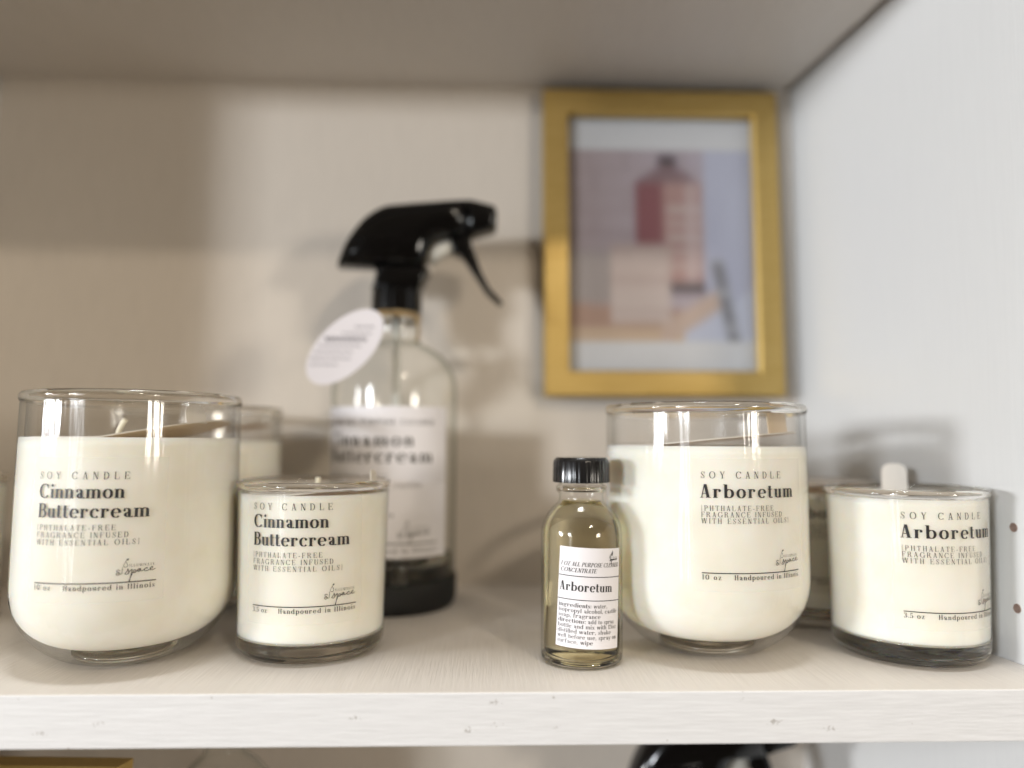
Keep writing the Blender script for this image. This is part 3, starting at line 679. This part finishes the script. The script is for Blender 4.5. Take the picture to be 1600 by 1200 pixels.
for k, (bo, rg, wd) in enumerate(rows):
    y = -3.6 - k * 1.84; x = .7
    G1, G2 = FONTS['bold'], FONTS['book']; cap_ = 1.45
    nat = (sum(G1[c][1] for c in bo) + sum(G2[c][1] for c in rg)) * cap_; tr_ = 0.10 * cap_; q = (wd - tr_ * (len(bo) + len(rg) - 1)) / nat
    for s_, f_ in ((bo, 'semi'), (rg, 'book')):
        if s_:
            q_ = q * (sum(G1[c][1] for c in bo) / max(.01, sum(FONTS['semi'][c][1] for c in bo)) if f_ == 'semi' else 1)
            P += set_text(s_, x, y, cap_, None, f_, tr_ / cap_, 0.0, q_); x += sum(FONTS[f_][c][1] for c in s_) * cap_ * q_ + tr_ * len(s_)
lg = logo(18.2, 13.0, .62, .20, False); P += lg
P += [[(20.2, 14.9), (20.0, 15.5), (20.35, 16.2), (20.8, 17.0), (20.85, 16.0), (20.8, 15.2), (20.5, 14.85)]]
mesh_obj('lettering', wrap(P, rfb, la0, 26.4, .17, math.radians(-3.2)), M['ink'], lab, False)

# ------------------------------------------------------------------ spray bottle
def spray_bottle(label, loc):
    o = thing('spray_bottle', label, 'spray bottle', loc, 0)
    R = 31.6
    prof = [(0, 2), (R * .9, 2), (R, 6), (R, 107), (R * .985, 112), (R * .94, 116.5), (R * .86, 121), (R * .74, 125.2), (R * .58, 128.6), (R * .42, 130.8), (R * .365, 132), (R * .355, 134), (R * .355, 144), (R * .37, 145), (R * .33, 147.5)]
    g = mesh_obj('glass_body', lathe(prof), M['bottle_glass'], o)
    mesh_obj('neck_ring', lathe([(R * .355 + .5 + 1.0 * math.cos(2 * PI * k / 10), 132.2 + .8 * math.sin(2 * PI * k / 10)) for k in range(10)], 64, True), M['thick_glass'], g)
    mesh_obj('base', lathe([(0, 5.0), (R * .6, 4.4), (R * .9, 3.2), (R * .97, 9), (R * .95, 20), (R * .93, 25), (R * .86, 22), (R * .6, 19.5), (0, 19)]), M['thick_glass'], g)
    sl = [(0, 0), (R * .93, 0), (R * .99, 1.6), (R + .7, 5), (R + .8, 14.4), (R + .6, 15.0), (R + .25, 15.0), (R + .2, 4)]
    sharp(mesh_obj('sleeve', lathe(sl), M['rubber'], o))
    mesh_obj('dip_tube', tube([(2, 4, 8), (1, 2, 60), (0, 0, 147)], 2.0, 12), M['tube'], o)
    rf = lambda z: R
    a0 = math.radians(-76)
    lab = mesh_obj('label', wrap_sheet(sheet(0, 74.5, -36, 34.8, 40, 4), rf, a0, 63, .12), M['paper'], o)
    P = []
    P += set_text('16 OZ ALL PURPOSE CLEANER', 8, 26.0, 2.6, 58, 'semi')
    P += set_text('Cinnamon', 8, 16.0, 6.4, 47); P += set_text('Buttercream', 8, 8.3, 6.4, 57)
    for k, (s_, wd) in enumerate((('ingredients: water,', 36), ('isopropyl alcohol, castile', 51), ('soap, fragrance', 33))):
        P += set_text(s_, 8, 1.0 - k * 4.4, 2.5, wd, 'book')
    P += set_text('directions: spray on', 8, -17, 2.5, 38, 'book'); P += set_text('surface, wipe', 8, -21.4, 2.5, 26, 'book')
    P += logo(48, -26.5, 1.9, .3)
    for k in range(30): P.append([(8 + k * 2, -29.6), (10 + k * 2, -29.6), (10 + k * 2, -29.0), (8 + k * 2, -29.0)])
    P += set_text('16 oz', 8, -33.6, 2.4, 10, 'semi'); P += set_text('Handpoured in Illinois', 25, -33.6, 2.4, 43, 'semi')
    mesh_obj('lettering', wrap(P, rf, a0, 63, .2), M['grey_ink'], lab, False)
    # sprayer
    cb = bmesh.new(); seg = 96; rings = []
    for z, r0, rib in ((147.2, 12.2, 0), (147.6, 12.6, 1), (157.4, 12.4, 1), (158.6, 11.6, 0)):
        rings.append([cb.verts.new(((r0 + (.3 if rib and k % 4 < 2 else 0)) * math.sin(2 * PI * k / seg), -(r0 + (.3 if rib and k % 4 < 2 else 0)) * math.cos(2 * PI * k / seg), z)) for k in range(seg)])
    for A, B in zip(rings, rings[1:]):
        for k in range(seg): cb.faces.new((A[k], A[(k + 1) % seg], B[(k + 1) % seg], B[k]))
    cb.faces.new(rings[-1]); cb.faces.new(rings[0][::-1]); bmesh.ops.recalc_face_normals(cb, faces=cb.faces)
    sharp(mesh_obj('collar', cb, M['black'], o), 30)
    head = [(-30.2, 170.6), (-29.4, 174.3), (-27.9, 178.8), (-25.9, 183.2), (-23.1, 187.8), (-19.8, 192.2), (-16.7, 195.6), (-13.1, 198.4), (-9.2, 200.7), (-5.1, 202.3), (8, 203.7), (21.7, 204.9), (36.2, 205.9), (37.6, 187.0), (27.0, 186.5), (19.5, 184.5), (16.8, 180.0), (15.4, 174), (14.0, 170.2), (-11.3, 170.0)]
    sp_ = mesh_obj('sprayer_head', pillow(head, 4, 189, [(-12.4, .40), (-12.0, .58), (-11.2, .74), (-9.8, .87), (-7.5, .96), (-4, 1), (4, 1), (7.5, .96), (9.8, .87), (11.2, .74), (12.0, .58), (12.4, .40)]), M['black'], o)
    mesh_obj('pump_stem', prism([(-11.0, 170.2), (-9.8, 167), (-10.6, 162), (-12.2, 158.4), (11.6, 158.4), (13.2, 160.3), (17.0, 169.4), (14.2, 170.4)], -9.5, 9.5, 3, 3), M['black'], o)
    for dz, x1, x0 in ((-7.5, 3, -22), (-15.5, 1, -25)):
        mesh_obj('ridge', prism([(x0, 190.5 + dz - .8), (x1, 192.5 + dz - .8), (x1, 192.5 + dz + .8), (x0, 190.5 + dz + .8)], -12.9, -8.5, .5, 2), M['black'], sp_)
    mesh_obj('piston', tube([(15.5, 0, 175), (22, 0, 180), (29, 0, 182.5)], 4.2, 16), M['clear_plastic'], o)
    nz = [(36.0, 206.0), (41.2, 205.0), (50.7, 202.6), (51.6, 199.1), (51.4, 192.0), (49.5, 190.6), (40.7, 188.0), (36.8, 186.8)]
    mesh_obj('nozzle', prism(nz, -9, 9, 3.2, 3), M['black'], o)
    tr_ = [(27.6, 187.2), (37.0, 187.0), (40.2, 178.4), (44.0, 167.7), (48.5, 159.5), (54.8, 152.6), (52.9, 152.0), (46.0, 158.2), (39.0, 168.9), (33.3, 177.1), (29.3, 178.3)]
    mesh_obj('trigger', prism(tr_, -6, 6, 1.0, 2), M['black'], o)
    return o
spray = spray_bottle('clear glass spray bottle with black trigger head, white label and black rubber foot', (-47.4, 380, 0))
low_spray = copy_tree(spray); low_spray.location = Vector((99, 370, LOW)) * MM
low_spray['label'] = 'black sprayer head of a bottle on the shelf below, just under the front edge'
# hang tag tied round the neck
ht = thing('hang_tag', 'white oval paper tag tied to the neck of the spray bottle with tan twine', 'tag', (-67.2, 347.5, 125.3))
P = [(22.8 * math.cos(2 * PI * k / 48), 11.7 * math.sin(2 * PI * k / 48)) for k in range(48)]
tb = prism(P, 0, .5); tilt = Matrix.Rotation(.18, 4, 'X') @ Matrix.Rotation(math.radians(-44), 4, 'Y'); tb.transform(tilt)
pap = mesh_obj('paper', tb, M['tag'], ht, False)
sb = bmesh.new()
for row, (x0, x1, wd) in enumerate(((5, 14, .5), (-1, 13, .45), (-9, 10, 1.1), (-12, 6, .5), (-14, 4, .5), (-16, 1, .5), (-16, -3, .5))):
    zz = 9.5 - row * 3.0; xs = x0
    while xs < x1:
        ln = random.uniform(1.2, 2.6)
        for q in stroke(smooth_path([(xs, zz), (xs + ln * .3, zz + wd), (xs + ln * .6, zz - wd * .6), (xs + ln, zz + wd * .5)], 3), .45 if wd < 1 else .8):
            sb.faces.new([sb.verts.new((a, -.08, b_)) for a, b_ in q])
        xs += ln + .7
sb.transform(Matrix.Rotation(.18, 4, 'X'))
mesh_obj('lettering', sb, M['pale_ink'], pap, False)
n0 = Vector((-67.2, 347.5, 125.3))
loop = [Vector((-47.4 + 12.1 * math.cos(k / 24 * 2 * PI), 380 + 12.1 * math.sin(k / 24 * 2 * PI), 145.2 - .8 * math.sin(k / 24 * 2 * PI))) - n0 for k in range(25)]
sbm = tube(loop, .75, 8); tube([p + Vector((0, 0, -1.5)) for p in loop], .75, 8, sbm)
tube([Vector((-53.0, 346.5, 139.5)) - n0, Vector((-52, 352, 143.2)) - n0, Vector((-50, 362, 145.2)) - n0, Vector((-48, 368, 145.2)) - n0], .7, 8, sbm)
tube([Vector((-37.5, 371.5, 145)) - n0, Vector((-35.6, 369, 142)) - n0, Vector((-34.6, 367.5, 136)) - n0, Vector((-35, 366, 131)) - n0], .75, 8, sbm)
mesh_obj('string', sbm, M['twine'], ht)

# ------------------------------------------------------------------ picture frames
def print_colour(u, v):
    """the printed photograph, u to the right and v down, 0..1: a red bottle and a white block on a wooden stand by a tiled wall"""
    def mixc(a, b_, k): return tuple(x + (y - x) * k for x, y in zip(a, b_))
    if v < .13 or v > .875: return (.74, .74, .75)
    vv = (v - .13) / .745
    c = mixc((.34, .27, .27), (.40, .36, .42), u)
    if (int(vv * 9) != int(vv * 9 + .12)) or abs((u * 3.2 + .5 * (int(vv * 9) % 2)) % 1) < .05: c = mixc(c, (.26, .20, .20), .55)
    if u > .74: c = mixc((.42, .43, .52), (.34, .35, .45), vv)
    if u < .30 and .54 < vv < .80: c = (.30, .26, .25)
    if vv > .80 + .06 * u and u < .62: c = (.34, .22, .17) if vv < .93 else (.48, .36, .26)
    if vv > .72 and .5 < u < .86 and abs((vv - .86) + (u - .68) * .62) < .055: c = (.46, .35, .29)
    if u > .62 and vv > .86 - (u - .68) * .62 + .06: c = (.44, .46, .55)
    bx = abs(u - .545)
    if .02 < vv < .08 and bx < .05: c = (.07, .05, .06)
    if .08 <= vv < .17 and bx < .04 + (vv - .08) * 1.5: c = (.20, .13, .14)
    if .17 <= vv < .70 and .37 < u < .725:
        c = (.21, .075, .085) if u < .52 else (.36, .22, .20)
        if u > .54 and .28 < vv < .62 and (int(vv * 40) % 3 == 0): c = (.46, .38, .36)
        if .64 < u < .70: c = mixc(c, (.50, .42, .42), .5)
    if .69 <= vv < .75 and .52 < u < .74: c = (.10, .08, .09)
    if .50 < vv < .90 and .24 < u < .55: c = mixc((.45, .36, .33), (.52, .45, .42), (vv - .5) * 2); c = c if int(vv * 30) % 5 else mixc(c, (.34, .24, .22), .4)
    ex = .80 + (vv - .58) * .20
    if vv > .58 and abs(u - ex) < .035: c = (.19, .19, .21) if int(vv * 22) % 4 else (.30, .30, .33)
    return c
def picture_frame(label, wd, ht_, border, depth, with_print=True):
    o = thing('picture_frame', label, 'picture frame')
    w2, h2 = wd / 2, ht_ / 2; bm = bmesh.new()
    sec = [(0, 0), (0, depth - 1), (1.0, depth), (border * .94, depth - .3), (border, depth - 1.4), (border, depth - 6), (border - 2, depth - 6), (border - 2, 0)]
    ringsf = []
    for d, y in sec:
        ringsf.append([bm.verts.new((sx * (w2 - d), -y, h2 + sz * (h2 - d))) for sx, sz in ((-1, -1), (1, -1), (1, 1), (-1, 1))])
    for A, B in zip(ringsf, ringsf[1:] + ringsf[:1]):
        for k in range(4): bm.faces.new((A[k], A[(k + 1) % 4], B[(k + 1) % 4], B[k]))
    bmesh.ops.recalc_face_normals(bm, faces=bm.faces)
    mesh_obj('moulding', bm, M['gold'], o, False)
    mesh_obj('backing', box(-w2 + border - 1.9, w2 - border + 1.9, -(depth - 9.2), -.3, border - 1.9, ht_ - border + 1.9), M['kraft'], o, False)
    pb = bmesh.new(); nu, nv = 96, 136; x0, x1, z0, z1 = -w2 + border - 1.5, w2 - border + 1.5, border - 1.5, ht_ - border + 1.5
    cl = pb.loops.layers.float_color.new('print_colour')
    grid = [[pb.verts.new((x0 + (x1 - x0) * i / nu, -(depth - 8.8), z1 + (z0 - z1) * j / nv)) for i in range(nu + 1)] for j in range(nv + 1)]
    for j in range(nv):
        for i in range(nu):
            f = pb.faces.new((grid[j][i], grid[j + 1][i], grid[j + 1][i + 1], grid[j][i + 1]))
            uu, vv_ = (i + .5) / nu, (j + .5) / nv; q = .015 if .15 < vv_ < .86 else .004
            cs_ = [print_colour(min(.999, max(0, uu + a_ * q)), min(.999, max(0, vv_ + b_ * q))) for a_ in (-1, -.5, 0, .5, 1) for b_ in (-1, -.5, 0, .5, 1)]
            c = [sum(k_[d_] for k_ in cs_) / len(cs_) for d_ in range(3)]
            if .13 <= vv_ <= .875: c = [min(.75, k_ * 1.3 + .02) for k_ in c]
            for l_ in f.loops: l_[cl] = (*c, 1)
    mesh_obj('print', pb, M['print'], o, False)
    mesh_obj('glass_pane', box(x0, x1, -(depth - 6.5), -(depth - 8), z0, z1), M['pane'], o, False)
    return o
fr = picture_frame('gold picture frame on the back panel showing a photo of a red bottle', 139.4, 182.0, 14.8, 9.6)
fr.location = Vector((102.0, 427.6, 107.4)) * MM; fr.rotation_euler = (math.radians(-.7), math.radians(-.3), 0)
fl = picture_frame('gold frame top just visible below the front edge, standing on the shelf below', 160, 212, 15, 12)
fl.location = Vector((-220, 290, LOW)) * MM; fl.rotation_euler = (math.radians(-6), 0, math.radians(-3))

# clear bottle on the shelf below
gb = thing('glass_bottle', 'clear glass bottle shoulder seen under the front edge of the shelf', 'bottle', (-116, 345, LOW))
prof = [(0, 2), (24, 2), (26, 6), (26, 164), (25, 174), (21.5, 184), (15, 192), (9, 197), (7.5, 201), (7.5, 218), (8.8, 218), (8.8, 224), (6.5, 224)]
mesh_obj('glass_body', lathe(prof), M['bottle_glass'], gb)
mesh_obj('lip', lathe([(8 + 1.4 * math.cos(2 * PI * k / 10), 222 + 1.8 * math.sin(2 * PI * k / 10)) for k in range(10)], 48, True), M['thick_glass'], gb)
